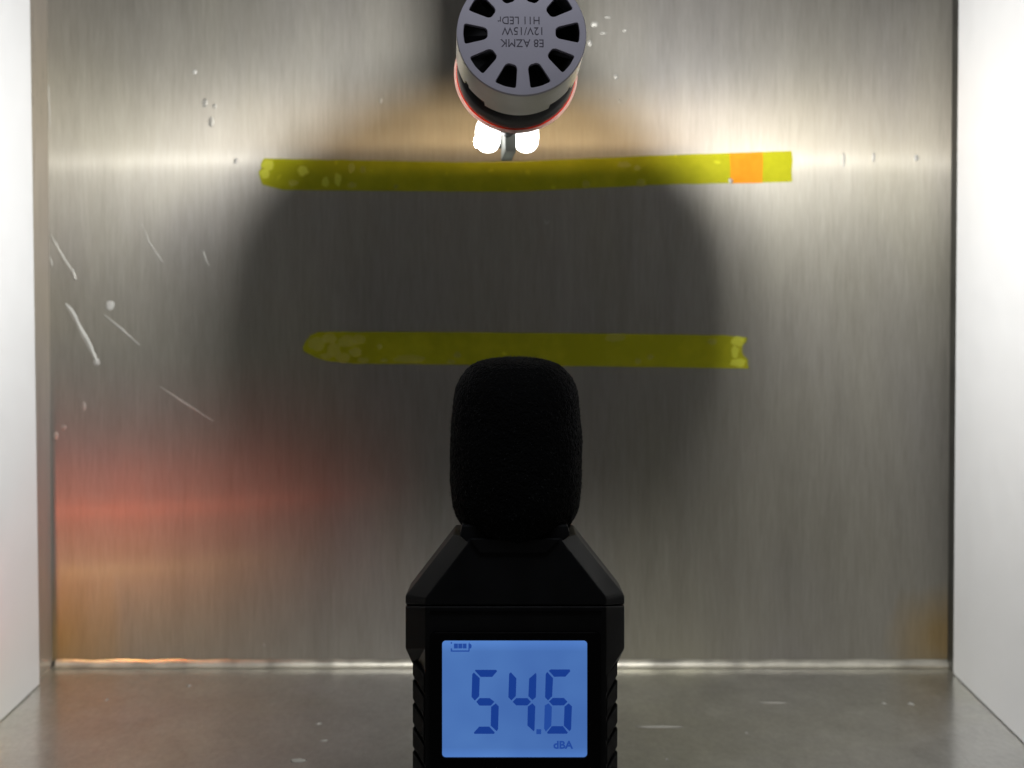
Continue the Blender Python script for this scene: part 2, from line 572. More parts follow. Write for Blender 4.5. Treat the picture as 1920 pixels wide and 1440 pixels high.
up_t = bpy.data.objects['yellow_tape']; low_t = bpy.data.objects['yellow_tape.001']
for i, (x, y, rx, ry, k) in enumerate([(503, 309, 12, 9, 1), (497, 326, 9, 9, 1), (568, 320, 10, 9, 1), (610, 342, 7, 9, 1), (633, 336, 6, 13, 1), (659, 315, 7, 9, 0), (681, 318, 6, 6, 0),
                                    (660, 347, 8, 6, 0), (742, 350, 5, 4, 0), (549, 343, 9, 6, 0), (1099, 345, 8, 6, 0), (1170, 309, 12, 6, 0), (1195, 315, 6, 5, 0), (1202, 344, 9, 8, 0), (1385, 296, 5, 5, 1)]):
    bubble(up_t, x, y, rx, ry, M['bubble_bright' if k else 'bubble'], i)
for i, (x, y, rx, ry, k) in enumerate([(594, 644, 17, 13, 0), (618, 634, 14, 9, 0), (626, 656, 12, 14, 0), (650, 641, 15, 12, 0), (612, 668, 12, 5, 0), (644, 671, 13, 9, 0), (667, 660, 12, 9, 0), (672, 637, 12, 10, 0), (681, 675, 11, 6, 0),
                                    (712, 649, 5, 6, 0), (768, 673, 30, 7, 0), (720, 676, 7, 4, 0), (846, 678, 8, 4, 0), (858, 666, 7, 6, 0), (1153, 633, 18, 8, 0), (1007, 673, 8, 4, 0),
                                    (1196, 677, 6, 6, 0), (1219, 669, 6, 5, 0), (1384, 640, 13, 9, 1), (1384, 680, 15, 8, 1), (1336, 640, 10, 6, 0), (1378, 660, 7, 12, 1)]):
    bubble(low_t, x, y, rx, ry, M['bubble_bright' if k else 'bubble'], i + 40)


# ------------------------------------------------------------------ scratches, dents and specks of the wall
def ridge(pts, m, name='scratch', h=0.00035, n=18):
    """a thin raised burr along a polyline of (x, y, half width in pixels)"""
    bm = bmesh.new()
    rows = []
    L = len(pts) - 1
    for i in range(n + 1):
        t = i / n * L
        k = min(int(t), L - 1); f = t - k
        x = pts[k][0] * (1 - f) + pts[k + 1][0] * f
        y = pts[k][1] * (1 - f) + pts[k + 1][1] * f
        wd = pts[k][2] * (1 - f) + pts[k + 1][2] * f
        dx, dy = pts[k + 1][0] - pts[k][0], pts[k + 1][1] - pts[k][1]
        l = math.hypot(dx, dy); nx, ny = -dy / l, dx / l
        wd *= 1 + 0.5 * noise.noise(Vector((x * 0.13, y * 0.13, 3)))
        row = []
        for s in (-1, -0.5, 0, 0.5, 1):
            row.append(bm.verts.new(PW(x + nx * wd * s, y + ny * wd * s, 0.00002 + h * (1 - s * s))))
        rows.append(row)
    for r0, r1 in zip(rows[:-1], rows[1:]):
        for q in range(4):
            bm.faces.new((r0[q], r1[q], r1[q + 1], r0[q + 1]))
    return obj(name, bm, m, wall, True)


ridge([(94, 440, 1), (102, 455, 3), (120, 488, 3.5), (136, 512, 4), (141, 524, 2)], M['dent'])
ridge([(123, 570, 2), (133, 582, 4), (150, 615, 4), (166, 645, 5), (178, 670, 3), (182, 682, 1.5)], M['scuff'])
ridge([(92, 480, 1), (96, 492, 2.5), (97, 500, 1)], M['dent'])
ridge([(266, 420, 0.6), (280, 455, 1.4), (302, 488, 1.4), (306, 492, 0.5)], M['dent'], h=0.0002)
ridge([(195, 590, 1), (225, 615, 2.5), (262, 648, 1)], M['dent'], h=0.00025)
ridge([(60 + 30, 160, 1.4), (92, 200, 1.6), (93, 240, 1)], M['dent'], h=0.0002)
ridge([(380, 470, 1), (386, 488, 2), (392, 499, 1)], M['dent'], h=0.0002)
ridge([(300, 725, 0.8), (345, 755, 1.6), (400, 790, 1.0)], M['dent'], h=0.00015)
ridge([(1020, 412, 1), (1024, 420, 2.5), (1030, 414, 1)], M['dent'], h=0.0003)


def bump_spot(x, y, rx, ry, m, name='dent', h=0.00022, seed=0):
    bm = bmesh.new()
    bmesh.ops.create_uvsphere(bm, u_segments=14, v_segments=8, radius=1)
    for v in bm.verts:
        k = 1 + 0.3 * noise.noise(v.co * 1.7 + Vector((x, y, seed)))
        v.co = PW(x + v.co.x * rx * k, y - v.co.z * ry * k, 0.00001 + max(0, -v.co.y) * h)
    return obj(name, bm, m, wall, True)


bump_spot(206, 573, 8, 9, M['scuff'])
bump_spot(181, 679, 6, 7, M['scuff'])
bump_spot(158, 762, 3, 8, M['dent'])
bump_spot(120, 802, 5, 5, M['dent'])
bump_spot(105, 818, 5, 8, M['dent'])
bump_spot(384, 193, 5, 8, M['dent'])
bump_spot(402, 199, 4, 4, M['dent'])
bump_spot(396, 229, 5, 9, M['dent'])
bump_spot(365, 135, 4, 4, M['scuff'])
bump_spot(442, 302, 4, 5, M['scuff'])
bump_spot(714, 188, 3, 6, M['dent'])
bump_spot(1115, 45, 7, 5, M['dent'])
bump_spot(1140, 32, 6, 2.5, M['dent'])
bump_spot(1171, 57, 3, 3, M['dent'])
bump_spot(1132, 62, 6, 2, M['dent'])
bump_spot(1106, 80, 4, 6, M['dent'])
bump_spot(1155, 144, 4, 5, M['dent'])
bump_spot(1162, 190, 3, 3, M['dent'])
bump_spot(1370, 339, 5, 5, M['scuff'], h=0.0012)
bump_spot(1638, 295, 2.5, 10, M['scuff'])
bump_spot(1582, 300, 2.5, 14, M['scuff'])
bump_spot(1718, 296, 4, 6, M['scuff'])
bump_spot(495, 1210, 2, 3, M['dust'], 'dust_speck')


def floor_mark(x, y, rx, ry, m=None, name='floor_scuff'):
    D = CH * F / (y - HZ)
    c = P(x, y, D)
    bm = bmesh.new()
    bmesh.ops.create_uvsphere(bm, u_segments=14, v_segments=8, radius=1)
    sx = rx / F * D
    sy = abs(CH * F / (y - ry - HZ) - D)
    for v in bm.verts:
        k = 1 + 0.35 * noise.noise(v.co * 1.9 + Vector((x, y, 1)))
        v.co = Vector((c.x + v.co.x * sx * k, D + v.co.y * sy * k, 0.00002 + max(0, v.co.z) * 0.0002))
    obj(name, bm, m or M['dust'], floor, True)


for a in ((1235, 1363, 42, 2.2), (1658, 1319, 4, 2.5), (1708, 1320, 6, 3), (1400, 1374, 3, 2), (354, 1286, 4, 2.5), (560, 1426, 14, 4),
          (598, 1357, 5, 2.5), (608, 1389, 7, 2), (1250, 1424, 3, 2), (200, 1312, 3, 2), (1450, 1318, 26, 1.5)):
    floor_mark(*a)


# ------------------------------------------------------------------ LED bulb
AX_DOWN, AX_LEFT = R(12.1), R(2.5)
c0 = P(978, 62, 0.4165)
ax = Vector((-math.sin(AX_LEFT) * math.cos(AX_DOWN), math.cos(AX_LEFT) * math.cos(AX_DOWN), -math.sin(AX_DOWN))).normalized()
ux = ax.cross(Vector((0, 0, 1))).normalized()
vx = ux.cross(ax).normalized()
bulb = empty('led_bulb', c0)
tag(bulb, 'grey finned LED headlight bulb hanging at the top, its two white chips glowing', 'bulb')


def B(u, v, ww):
    return c0 + ux * u + vx * v + ax * ww


def polar(r, a, ww):
    return B(r * math.cos(a), r * math.sin(a), ww)


# face plate with ten rounded openings: polar grid, cells inside an opening left out, then thickness
RF = 0.0181
def round_poly(pts, r, n=5):
    out = []
    for i, p in enumerate(pts):
        p = Vector(p); q0 = Vector(pts[i - 1]); q1 = Vector(pts[(i + 1) % len(pts)])
        a_ = p + (q0 - p).normalized() * min(r, (q0 - p).length * 0.45)
        b_ = p + (q1 - p).normalized() * min(r, (q1 - p).length * 0.45)
        for k in range(n + 1):
            t = k / n
            out.append(a_.lerp(p, t).lerp(p.lerp(b_, t), t))
    return out


cu = bpy.data.curves.new('face_plate', 'CURVE')
cu.dimensions = '2D'; cu.fill_mode = 'BOTH'; cu.extrude = 0.00055; cu.bevel_depth = 0.00016; cu.bevel_resolution = 2


def add_spline(pts):
    sp = cu.splines.new('POLY'); sp.points.add(len(pts) - 1)
    for q, p in zip(sp.points, pts): q.co = (p[0] * 100, p[1] * 100, 0, 1)
    sp.use_cyclic_u = True


cu.extrude *= 100; cu.bevel_depth *= 100
add_spline([(0.01795 * math.cos(2 * math.pi * i / 180), 0.01795 * math.sin(2 * math.pi * i / 180)) for i in range(180)])
KEY = [(0.0094, -0.00105), (0.0102, -0.00185), (0.0156, -0.00310), (0.0161, -0.00270), (0.0164, 0.0), (0.0161, 0.00270), (0.0156, 0.00310), (0.0102, 0.00185), (0.0094, 0.00105)]
for k in range(10):
    a = 2 * math.pi * k / 10 + R(1.0)
    add_spline([(p.x * math.cos(a) - p.y * math.sin(a), p.x * math.sin(a) + p.y * math.cos(a)) for p in round_poly(KEY, 0.0006)])
t = bpy.data.objects.new('face_plate', cu); COL.objects.link(t)
dg = bpy.context.evaluated_depsgraph_get(); dg.update()
me = bpy.data.meshes.new_from_object(t.evaluated_get(dg)); bpy.data.objects.remove(t)
for v in me.vertices:
    c = v.co / 100
    v.co = B(c.x, c.y, 0.00071 + c.z)
me.materials.clear(); me.name = 'face_plate'
face = place(link_mesh('face_plate', me, M['anodised']), bulb)


def ring_wall(r_out, r_in, w0, wfun, n=180):
    bm = bmesh.new()
    A = [[], [], [], []]
    for i in range(n):
        a = 2 * math.pi * i / n
        w1 = wfun(a)
        A[0].append(bm.verts.new(polar(r_out, a, w0))); A[1].append(bm.verts.new(polar(r_out, a, w1)))
        A[2].append(bm.verts.new(polar(r_in, a, w1))); A[3].append(bm.verts.new(polar(r_in, a, w0)))
    for i in range(n):
        j = (i + 1) % n
        for p in range(4):
            q = (p + 1) % 4
            bm.faces.new((A[p][i], A[p][j], A[q][j], A[q][i]))
    return bm


def notch(a):
    """the skirt steps back either side of a tab at the bottom"""
    d = math.degrees((a + math.pi / 2 + math.pi) % (2 * math.pi) - math.pi)   # 0 = straight down
    d += 2
    if abs(d) < 31: return 0.0190
    if abs(d) < 52: return 0.0158
    if abs(d) < 57: return 0.0138
    if abs(d) < 95: return 0.0172
    return 0.0150


skirt = place(obj('skirt', ring_wall(0.01815, 0.0168, 0.0012, notch, 360), M['satin_alu']), bulb)


def lathe(profile, n=72, off=(0, 0), cap=True):
    bm = bmesh.new()
    rings = [[bm.verts.new(polar(max(r, 1e-5), 2 * math.pi * i / n, ww) + ux * off[0] + vx * off[1]) for i in range(n)] for r, ww in profile]
    for a, b in zip(rings[:-1], rings[1:]):
        for i in range(n):
            j = (i + 1) % n
            bm.faces.new((a[i], a[j], b[j], b[i]))
    if cap:
        bm.faces.new(rings[0]); bm.faces.new(list(reversed(rings[-1])))
    return bm


# fan hub and blades seen through the openings
place(obj('fan_hub', lathe([(0.0, 0.0048), (0.0062, 0.0048), (0.0066, 0.0054), (0.0066, 0.0105), (0, 0.0105)]), M['dark_metal']), bulb)
for k in range(9):
    a = 2 * math.pi * k / 9 + 0.15
    fr, bk = [], []
    for s, r in ((0, 0.0064), (1, 0.0158)):
        for e in (0, 1):
            aa = a + 0.30 * e + 0.15 * s
            fr.append(polar(r, aa, 0.0052 + 0.0042 * e))
    q = [fr[0], fr[1], fr[3], fr[2]]
    place(obj('fan_blade', prism(q, [p + ax * 0.0005 for p in q]), M['fin_metal']), bulb)
# heat sink body, fins, flange, rubber ring, sleeve
body = place(obj('bulb_body', lathe([(0.0168, 0.0110), (0.0170, 0.0112), (0.0170, 0.0205), (0.0160, 0.0225), (0.0158, 0.0260), (0.0172, 0.0275),
                                     (0.0178, 0.0320), (0.0178, 0.0337), (0.0120, 0.0340), (0.0105, 0.0420), (0.0095, 0.0430), (0.0090, 0.0700), (0.0062, 0.0740),
                                     (0.0030, 0.0800), (0.0020, 0.0985)], 96), M['dark_metal'], None, True), bulb)
bevel(body, 0.0002, 1, 40)
bm = bmesh.new()
n1, n2 = 120, 16
T = [[bm.verts.new(polar(0.0174 + 0.0006 * math.cos(2 * math.pi * j / n2), 2 * math.pi * i / n1, 0.0346 + 0.0007 * math.sin(2 * math.pi * j / n2))) for j in range(n2)] for i in range(n1)]
for i in range(n1):
    for j in range(n2):
        bm.faces.new((T[i][j], T[(i + 1) % n1][j], T[(i + 1) % n1][(j + 1) % n2], T[i][(j + 1) % n2]))
place(obj('sealing_ring', bm, M['oring'], None, True), bulb)

bm = bmesh.new()
T = [[bm.verts.new(polar(0.0181 + 0.0006 * math.cos(2 * math.pi * j / n2), 2 * math.pi * i / n1, 0.0356 + 0.0008 * math.sin(2 * math.pi * j / n2))) for j in range(n2)] for i in range(n1)]
for i in range(n1):
    for j in range(n2):
        bm.faces.new((T[i][j], T[(i + 1) % n1][j], T[(i + 1) % n1][(j + 1) % n2], T[i][(j + 1) % n2]))
place(obj('seal_lip', bm, M['lip'], None, True), bulb)

# circuit board of the tip (a slim upright blade), the two lit chips and the dark shade cap
def ubox(u0, u1, v0, v1, w0, w1, sk=0.0):
    f = [B(u0 + sk, v0, w0), B(u1 + sk, v0, w0), B(u1 + sk, v1, w0), B(u0 + sk, v1, w0)]
    g = [B(u0, v0, w1), B(u1, v0, w1), B(u1, v1, w1), B(u0, v1, w1)]
    return prism(f, g)


WL = 0.1045
bevel(place(obj('stem', ubox(-0.0019, 0.0019, -0.0070, 0.0056, 0.0975, 0.1105, 0.0010), M['stem']), bulb), 0.0004, 2)
for s in (-1, 1):
    bm = bmesh.new()
    bmesh.ops.create_uvsphere(bm, u_segments=32, v_segments=20, radius=1)
    for v in bm.verts:
        c = v.co.copy()
        c = Vector([math.copysign(abs(q) ** 0.82, q) for q in c])
        v.co = B(s * (0.0066 + c.x * 0.0044), 0.0003 + c.z * 0.0063, WL - 0.0015 + c.y * 0.0036)
    led = place(obj('led_chip', bm, M['led'], None, True), bulb)

# cap outline shaped to throw the wanted round shadow on the steel
capc = 0.1105
LU, LV, LW = 0.0085, 0.0006, 0.1072
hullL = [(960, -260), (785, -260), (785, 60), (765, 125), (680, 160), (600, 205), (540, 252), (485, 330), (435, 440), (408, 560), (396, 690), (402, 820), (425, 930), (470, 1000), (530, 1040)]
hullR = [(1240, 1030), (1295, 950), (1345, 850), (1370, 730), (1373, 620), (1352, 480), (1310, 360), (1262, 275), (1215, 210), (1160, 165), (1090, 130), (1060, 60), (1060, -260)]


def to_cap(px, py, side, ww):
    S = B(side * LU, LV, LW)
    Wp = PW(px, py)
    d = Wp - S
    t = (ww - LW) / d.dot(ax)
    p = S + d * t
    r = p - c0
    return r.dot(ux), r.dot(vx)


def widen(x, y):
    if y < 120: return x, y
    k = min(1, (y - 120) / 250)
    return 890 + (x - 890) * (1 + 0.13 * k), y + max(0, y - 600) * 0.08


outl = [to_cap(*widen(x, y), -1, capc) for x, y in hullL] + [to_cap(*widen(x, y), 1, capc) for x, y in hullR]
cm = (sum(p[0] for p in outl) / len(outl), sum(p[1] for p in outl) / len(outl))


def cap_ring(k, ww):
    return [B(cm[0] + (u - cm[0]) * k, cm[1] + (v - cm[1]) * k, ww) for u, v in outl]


place(obj('shade_cap', loft([cap_ring(0.96, capc - 0.0001), cap_ring(1.0, capc), cap_ring(1.0, capc + 0.0005), cap_ring(0.96, capc + 0.0006)]), M['cap']), bulb)

# lettering on the face plate, upside down as in the photograph
def text_mesh(name, body_txt, width, height, origin, xdir, ydir, m, bold=0.0):
    cu = bpy.data.curves.new(name, 'FONT')
    cu.body = body_txt; cu.size = 1.0; cu.align_x = 'LEFT'; cu.offset = bold
    cu.resolution_u = 3
    t = bpy.data.objects.new(name, cu)
    COL.objects.link(t)
    dg = bpy.context.evaluated_depsgraph_get(); dg.update()
    me = bpy.data.meshes.new_from_object(t.evaluated_get(dg))
    bpy.data.objects.remove(t)
    xs = [v.co.x for v in me.vertices]; ys = [v.co.y for v in me.vertices]
    x0, x1, y0, y1 = min(xs), max(xs), min(ys), max(ys)
    for v in me.vertices:
        v.co = origin + xdir * ((v.co.x - x0) / (x1 - x0) * width) + ydir * ((v.co.y - y0) / (y1 - y0) * height)
    me.materials.clear()
    me.name = name
    return link_mesh(name, me, m)


pxm = 0.4165 / F
for txt, xr, xl, yb, yt_ in (('H11 LEDr', 1012, 933, 31.5, 45.5), ('12V/15W', 1017, 941, 51, 65.5), ('E8 AZMK', 1019, 938, 73.5, 88.0)):
    # in plate coordinates: right end and upper edge first, because the print is turned by 180 degrees
    u = (xr - 978) * pxm; v = (62 - yb) * pxm / 0.94
    o = text_mesh('lettering', txt, (xr - xl) * pxm, (yt_ - yb) * pxm / 0.94, B(u, v, -0.00006), -ux, -vx, M['print'], 0.0)
    place(o, bulb)

# the two light sources of the chips
for s in (-1, 1):
    ld = bpy.data.lights.new('chip_light', 'AREA')
    ld.shape = 'RECTANGLE'; ld.size = 0.0010; ld.size_y = 0.0010
    ld.energy = LED_POWER; ld.color = (1.0, 0.985, 0.95)
    lo = bpy.data.objects.new('chip_light', ld)
    COL.objects.link(lo)
    lo.location = B(s * LU, LV, LW)
    lo.rotation_euler = Vector((s, 0.7, -0.15)).to_track_quat('-Z', 'Y').to_euler()
    lo.parent = bulb
    lo.matrix_parent_inverse = Matrix.Translation(bulb.location).inverted()


# two unseen fill lamps added beside the stem to brighten the sealing ring
for s_ in (-1, 1):
    ld = bpy.data.lights.new('rim_fill_light', 'AREA')
    ld.shape = 'RECTANGLE'; ld.size = 0.003; ld.size_y = 0.004
    ld.energy = 0.13; ld.color = (1.0, 0.97, 0.93); ld.spread = R(60)
    lo = bpy.data.objects.new('rim_fill_light', ld)
    COL.objects.link(lo)
    lo.location = B(s_ * 0.0095, 0.002, 0.080)
    lo.rotation_euler = (-ax - vx * 0.12).to_track_quat('-Z', 'Y').to_euler()
    lo.parent = bulb
    lo.matrix_parent_inverse = Matrix.Translation(bulb.location).inverted()


# warm lamp added ahead of the cap; two added plates narrow its band
SV, SW = 0.0088, capc + 0.0010
ld = bpy.data.lights.new('warm_band_light', 'AREA')
ld.shape = 'RECTANGLE'; ld.size = 0.005; ld.size_y = 0.0010
ld.energy = WARM; ld.color = (1.0, 0.70, 0.38)
lo = bpy.data.objects.new('warm_band_light', ld)
COL.objects.link(lo)
lo.location = B(0.0005, SV, SW)
tgt = B(0.0005, SV, SW) + Vector((0.30, 1, 0.04))
lo.matrix_world = Matrix.Translation(lo.location) @ (tgt - lo.location).to_track_quat('-Z', 'Y').to_matrix().to_4x4()
lo.parent = bulb
lo.matrix_parent_inverse = Matrix.Translation(bulb.location).inverted()
hd = Vector((0, 1, SLOT)).normalized() * 0.006
for dz in (-0.0011, 0.0007):
    q = [B(0.0005 + sx, SV, SW) + Vector((0, 0, dz)) for sx in (-0.0040, 0.0040)]
    q = [q[0], q[1], q[1] + hd + Vector((0.002, 0, 0)), q[0] + hd - Vector((0.002, 0, 0))]
    place(obj('band_baffle', prism(q, [p + Vector((0, 0, 0.0004)) for p in q]), M['cable']), bulb)


# cable rising out of the picture
def tube(pts, r, n=12):
    bm = bmesh.new()
    rings = []
    for i, p in enumerate(pts):
        d = (pts[min(i + 1, len(pts) - 1)] - pts[max(i - 1, 0)]).normalized()
        a = d.cross(Vector((0, 1, 0.1))).normalized(); b = d.cross(a)
        rings.append([bm.verts.new(p + a * r * math.cos(2 * math.pi * k / n) + b * r * math.sin(2 * math.pi * k / n)) for k in range(n)])
    for a, b in zip(rings[:-1], rings[1:]):
        for k in range(n):
            j = (k + 1) % n
            bm.faces.new((a[k], a[j], b[j], b[k]))
    bm.faces.new(rings[0]); bm.faces.new(list(reversed(rings[-1])))
    return bm


s0 = B(0, 0.0100, 0.0300)
pts = []
for i in range(15):
    t = i / 14
    pts.append(s0 + Vector((-0.004 * t, 0.004 * math.sin(t * 3), (ZT - s0.z) * t)))
place(obj('cable', tube(pts, 0.0045), M['cable'], None, True), bulb)


# ------------------------------------------------------------------ sound level meter
DM = 0.400
meter = empty('sound_level_meter', P(965, 450 + CH / DM * F, DM + 0.012))
tag(meter, 'black sound level meter with foam windscreen and a blue lit display reading 54.6', 'sound meter')


def loopP(pts, D, dx=0.0):
    return [P(x, y, D) for x, y in pts]


BOT = HZ + CH / DM * F - 2


def with_back(O, F_, dO, dB, shrink=0.985):
    lo_f = loopP(F_, DM)
    lo_o = loopP(O, DM + dO)
    c = sum(lo_o, Vector()) / len(lo_o)
    lo_b = [Vector((c.x + (p.x - c.x) * shrink, DM + dB, p.z)) for p in lo_o]
    return [lo_f, lo_o, lo_b]


def botm(D):
    return HZ + CH / D * F


O = [(850, 1002), (764, 1112), (760, 1117), (760, 1133), (1171, 1133), (1171, 1117), (1166, 1110), (1080, 1002)]
Fr = [(885, 1010), (799, 1121), (798, 1127), (798, 1134), (1136, 1134), (1136, 1127), (1136, 1121), (1049, 1010)]
top = place(obj('top_housing', loft(with_back(O, Fr, 0.008, 0.022)), M['shoulder_plastic']), meter)
bevel(top, 0.0004, 3, 15)
O = [(760, 1136), (760, 1216), (776, 1250), (776, botm(DM + 0.008)), (1155, botm(DM + 0.008)), (1155, 1250), (1171, 1216), (1171, 1136)]
Fr = [(798, 1137), (798, 1216), (798, 1270), (798, botm(DM)), (1136, botm(DM)), (1136, 1270), (1136, 1216), (1136, 1137)]
hb = place(obj('housing', loft(with_back(O, Fr, 0.008, 0.024)), M['black_plastic']), meter)
bevel(hb, 0.0004, 3, 15)

# collar under the foam and the ledge in front of it
cf = [(866, 985), (861, 1004), (900, 1040), (1023, 1040), (1069, 1004), (1064, 985)]
a = loopP(cf, DM + 0.0012)
col_ = place(obj('collar', prism(a, [Vector((p.x, DM + 0.0205, p.z)) for p in a]), M['shoulder_plastic']), meter)
bevel(col_, 0.0004, 2)
lf = [(882, 1012), (900, 1036), (1023, 1036), (1048, 1012)]
a = loopP(lf, DM - 0.0007)
place(obj('ledge', prism(a, [Vector((p.x, DM + 0.0006, p.z)) for p in a]), M['black_plastic']), meter)

# trim lines across the brow above the display
for y, x0, x1 in ((1146, 806, 1128), (1184, 816, 1118)):
    a = loopP([(x0, y), (x1, y), (x1, y + 2.2), (x0, y + 2.2)], DM - 0.0004)
    place(obj('trim_line', prism(a, [Vector((p.x, DM + 0.0004, p.z)) for p in a]), M['gloss_black']), meter)

# bezel frame with rounded window
DL = DM - 0.0006


def frame(outer, inner, D0, D1, name, m):
    a = loopP(outer, D0); b = loopP(inner, D0)
    a1 = [Vector((p.x, D1, p.z)) for p in a]; b1 = [Vector((p.x, D1, p.z)) for p in b]
    bm = bmesh.new()
    n = len(a)
    va, vb, va1, vb1 = ([bm.verts.new(p) for p in L] for L in (a, b, a1, b1))
    for i in range(n):
        j = (i + 1) % n
        bm.faces.new((va[i], va[j], vb[j], vb[i])); bm.faces.new((va[i], va1[i], va1[j], va[j]))
        bm.faces.new((vb[i], vb[j], vb1[j], vb1[i])); bm.faces.new((va1[i], vb1[i], vb1[j], va1[j]))
    return place(obj(name, bm, m), meter)


bevel(frame(rounded(806, 1186, 1127, 1500, 10), rounded(829, 1201.5, 1101, 1421, 7), DM - 0.0012, DM + 0.0003, 'bezel', M['gloss_black']), 0.0002, 2)
a = loopP(rounded(826, 1199, 1104, 1424, 7), DL)
lcd = place(obj('lcd_screen', prism(a, [Vector((p.x, DM + 0.0002, p.z)) for p in a]), M['lcd']), meter)
lcd['label'] = 'blue backlit display'


def cr(p):
    return (800 + p[0] / 5.5375, 1180 + p[1] / 5.5375)


def flat_print(name, polys, m, parent):
    bm = bmesh.new()
    for q in polys:
        vs = [bm.verts.new(P(*cr(p), DL - 0.00008)) for p in q]
        bm.faces.new(vs)
    o = obj(name, bm, m)
    # a child of the screen, which itself is a child of the meter
    o.parent = parent
    o.matrix_parent_inverse = Matrix.Translation(meter.location).inverted() @ Matrix.Identity(4)
    o.matrix_parent_inverse = (Matrix.Translation(meter.location) @ lcd.matrix_parent_inverse).inverted()
    return o


def rect(x0, y0, x1, y1): return [(x0, y0), (x1, y0), (x1, y1), (x0, y1)]


segs5 = [[(505, 420), (722, 420), (732, 436), (680, 494), (560, 494), (502, 432)],
         [(490, 447), (551, 507), (545, 695), (500, 740), (466, 702), (473, 468)],
         [(515, 752), (550, 714), (655, 714), (703, 752), (668, 792), (548, 792)],
         [(718, 768), (748, 800), (742, 1035), (727, 1058), (665, 1000), (669, 805)],
         [(490, 1072), (545, 1010), (650, 1010), (708, 1072), (700, 1085), (496, 1085)]]
segs4 = [[(874, 446), (932, 510), (925, 695), (880, 738), (848, 705), (856, 462)],
         [(1132, 452), (1140, 470), (1134, 705), (1098, 735), (1056, 695), (1064, 512)],
         [(893, 752), (930, 714), (1045, 714), (1083, 752), (1045, 790), (930, 790)],
         [(1098, 768), (1128, 800), (1120, 1045), (1110, 1058), (1046, 998), (1050, 802)]]
segs6 = [[(1252, 442), (1312, 507), (1303, 695), (1260, 738), (1229, 705), (1236, 465)],
         [(1267, 430), (1290, 416), (1484, 416), (1492, 434), (1440, 492), (1322, 492)],
         [(1270, 750), (1310, 712), (1425, 712), (1462, 752), (1425, 790), (1310, 790)],
         [(1475, 768), (1508, 800), (1500, 1035), (1484, 1058), (1424, 1000), (1431, 802)],
         [(1250, 1070), (1300, 1005), (1415, 1005), (1466, 1072), (1455, 1084), (1256, 1084)]]
for nm, sg in (('digit', segs5), ('digit', segs4), ('digit', segs6)):
    flat_print(nm, sg, M['segment'], lcd)
flat_print('digit_segment', [[(1265, 768), (1300, 805), (1294, 1000), (1238, 1062), (1219, 1030), (1226, 790)]], M['segment_faint'], lcd)
flat_print('decimal_point', [rect(1139, 1037, 1189, 1088)], M['segment_faint'], lcd)
flat_print('battery_icon', [rect(250, 133, 262, 150), [(250, 198), (264, 198), (264, 219), (434, 219), (434, 150), (446, 134), (446, 224), (440, 232), (250, 232)],
                            [(446, 152), (458, 152), (466, 165), (466, 185), (458, 198), (446, 198)],
                            rect(283, 148, 324, 198), rect(329, 148, 370, 198), rect(375, 148, 414, 198)], M['segment_faint'], lcd)
q0 = P(*cr((1316, 1241)), DL - 0.00008); pmm = DL / F / 5.5375
o = text_mesh('unit_text', 'dBA', 206 * pmm, 84 * pmm, q0, Vector((1, 0, 0)), Vector((0, 0, 1)), M['segment_faint'], 0.035)
o.parent = lcd
o.matrix_parent_inverse = (Matrix.Translation(meter.location) @ lcd.matrix_parent_inverse).inverted()

# grips: slanted rubber ribs on both flanks
for side in (-1, 1):
    for k in range(-1, 10):
        y = 1274 + 44.5 * k
        if side < 0: xs = (773.5, 795)
        else: xs = (1158, 1138)
        e = -9 if k == -1 else 0
        y_top = y + (10 if k == -1 else 0)
        q = [(xs[0], y_top + 1), (xs[1], y_top + 36 + e), (xs[1], y + 72), (xs[0], y + 36)]
        ds = [0.0062, 0.0012, 0.0012, 0.0062]
        fr = [P(x, yy, DM + d - 0.0009) for (x, yy), d in zip(q, ds)]
        bk = [p + Vector((-side * 0.0007, 0.0030, 0)) for p in fr]
        g = place(obj('grip_rib', prism(fr, bk), M['rubber']), meter)
        bevel(g, 0.00025, 2)

# foam windscreen: a turned body with a coarse, slightly fuzzy skin
prof = [(670.5, 0), (671, 22), (673, 45), (677, 64), (684, 81), (693, 92), (706, 103), (722, 111), (742, 116.5), (765, 119.5), (795, 121.5), (826, 123),
        (865, 123.5), (905, 123), (930, 121), (950, 118), (968, 111), (985, 101), (1000, 91), (1012, 78), (1022, 60), (1028, 35), (1030, 0)]
DFm = 0.4128
cx = 967
prof2 = []
for (y0, r0), (y1, r1) in zip(prof[:-1], prof[1:]):
    st = max(1, int(math.hypot(y1 - y0, r1 - r0) / 3.0))
    for i in range(st): prof2.append((y0 + (y1 - y0) * i / st, r0 + (r1 - r0) * i / st))
prof2.append(prof[-1])
bm = bmesh.new()
nf = 220
cF = P(cx, 800, DFm)
rings = []
for y, r in prof2:
    ring = []
    zc = P(cx, y, DFm).z
    for i in range(nf):
        a = 2 * math.pi * i / nf
        p = Vector((cF.x + max(r, 0.3) * DFm / F * math.cos(a), cF.y + max(r, 0.3) * DFm / F * math.sin(a), zc))
        d = Vector((math.cos(a), math.sin(a), (850 - y) / 400)).normalized()
        k = noise.noise(p * 900) * 0.00022 + noise.noise(p * 2600) * 0.00028 + noise.noise(p * 120) * 0.0004
        ring.append(bm.verts.new(p + d * k))
    rings.append(ring)
for a, b in zip(rings[:-1], rings[1:]):
    for i in range(nf):
        j = (i + 1) % nf
        bm.faces.new((a[i], a[j], b[j], b[i]))
bm.faces.new(rings[0]); bm.faces.new(list(reversed(rings[-1])))
fo = place(obj('foam_windscreen', bm, M['foam'], None, True), meter)
rnd = random.Random(3)
bm = bmesh.new()
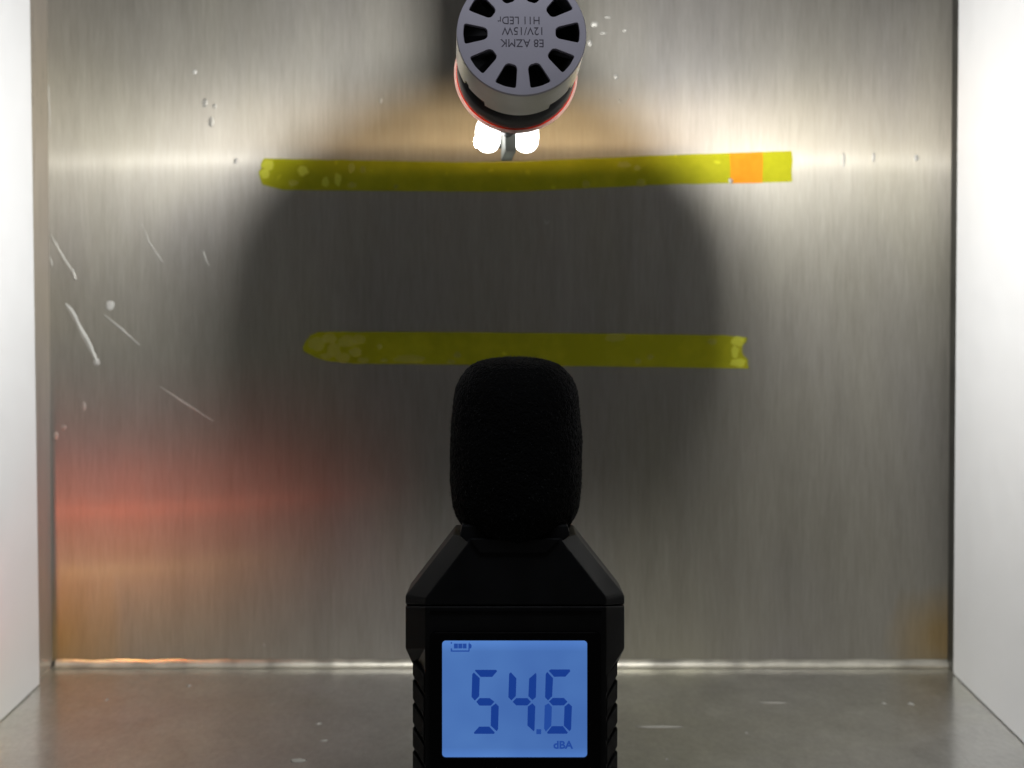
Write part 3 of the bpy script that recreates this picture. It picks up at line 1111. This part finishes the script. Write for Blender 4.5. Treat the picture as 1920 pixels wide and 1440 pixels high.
for k in range(5200):
    i = rnd.randrange(4, len(prof2) - 12)
    y, r = prof2[i]
    a = rnd.uniform(0, 2 * math.pi)
    rr = r * DFm / F
    p = Vector((cF.x + rr * math.cos(a), cF.y + rr * math.sin(a), P(cx, y, DFm).z))
    dr = (prof2[i + 1][1] - prof2[i - 1][1]); dy = (prof2[i + 1][0] - prof2[i - 1][0])
    nrm = Vector((math.cos(a) * dy, math.sin(a) * dy, dr)).normalized()
    tdir = Vector((rnd.gauss(0, 1), rnd.gauss(0, 1), rnd.gauss(0, 1))).normalized()
    d = (nrm + tdir * 0.8).normalized() * rnd.uniform(0.0003, 0.0009)
    sd = d.cross(tdir).normalized() * 0.00006
    vs = [bm.verts.new(p - sd), bm.verts.new(p + sd), bm.verts.new(p + d)]
    bm.faces.new(vs)
fz = obj('foam_fuzz', bm, M['fuzz'])
fz['kind'] = 'stuff'
fz.parent = fo
fz.matrix_parent_inverse = (Matrix.Translation(meter.location) @ fo.matrix_parent_inverse).inverted()


# ------------------------------------------------------------------ two added lamps left of the picture, seen only as glows in the steel
def streak_lamp(name, loc, aim, col, energy, size, label, glow):
    root = empty(name, (loc[0], loc[1], 0))
    tag(root, label, 'lamp')
    L = Vector(loc)
    d = Vector(aim).normalized()
    hx = 0.006
    # an upright housing on the floor, open towards the wall
    hs = obj('housing', box(L.x - hx, L.x + hx, L.y - 0.022, L.y - 0.002, 0.0002, L.z + 0.008), M['black_plastic'])
    place(bevel(hs, 0.0008), root)
    bm = bmesh.new()
    bmesh.ops.create_uvsphere(bm, u_segments=20, v_segments=10, radius=1)
    for v in bm.verts:
        v.co = Vector((L.x + v.co.x * 0.005, L.y - 0.002 + v.co.y * 0.0015, L.z + v.co.z * 0.005))
    place(obj('lens', bm, emit_mat(glow, col, 2.0), None, True), root)
    ld = bpy.data.lights.new('streak_light', 'AREA')
    ld.shape = 'RECTANGLE'; ld.size = size[0]; ld.size_y = size[1]
    ld.energy = energy; ld.color = col
    lo = bpy.data.objects.new('streak_light', ld)
    COL.objects.link(lo)
    lo.location = L + Vector((0, 0.001, 0))
    lo.rotation_euler = d.to_track_quat('-Z', 'Y').to_euler()
    place(lo, root)
    q = [L + Vector((0.0052, 0, -0.0030)), L + Vector((0.0052, 0, 0.0030))]
    hd = Vector((0, 1, d.z / d.y)).normalized() * 0.011
    q = [q[0], q[0] + hd, q[1] + hd, q[1]]
    place(obj('blade', prism(q, [p + Vector((0.0005, 0, 0)) for p in q]), M['cable']), root)
    # two short black blades that keep the beam flat
    for dz in (-0.0034, 0.0030):
        hd = Vector((0, 1, d.z / d.y)).normalized() * 0.011
        q = [L + Vector((sx, 0.0, dz)) for sx in (-0.006, 0.0058)]
        q = [q[0], q[1], q[1] + hd, q[0] + hd]
        place(obj('blade', prism(q, [p + Vector((0, 0, 0.0005)) for p in q]), M['cable']), root)


streak_lamp('streak_lamp', (-0.190, 0.485, 0.031), (0.15, 1, 0.17), (1.0, 0.13, 0.045), 0.135, (0.008, 0.003), 'small red lamp added outside the left edge, glowing as a red streak in the steel', 'red_lens')
streak_lamp('streak_lamp', (-0.1935, 0.515, 0.0065), (0.0, 1, 0.14), (1.0, 0.70, 0.24), 0.050, (0.008, 0.004), 'small amber lamp added outside the left edge, low beside the floor', 'amber_lens')
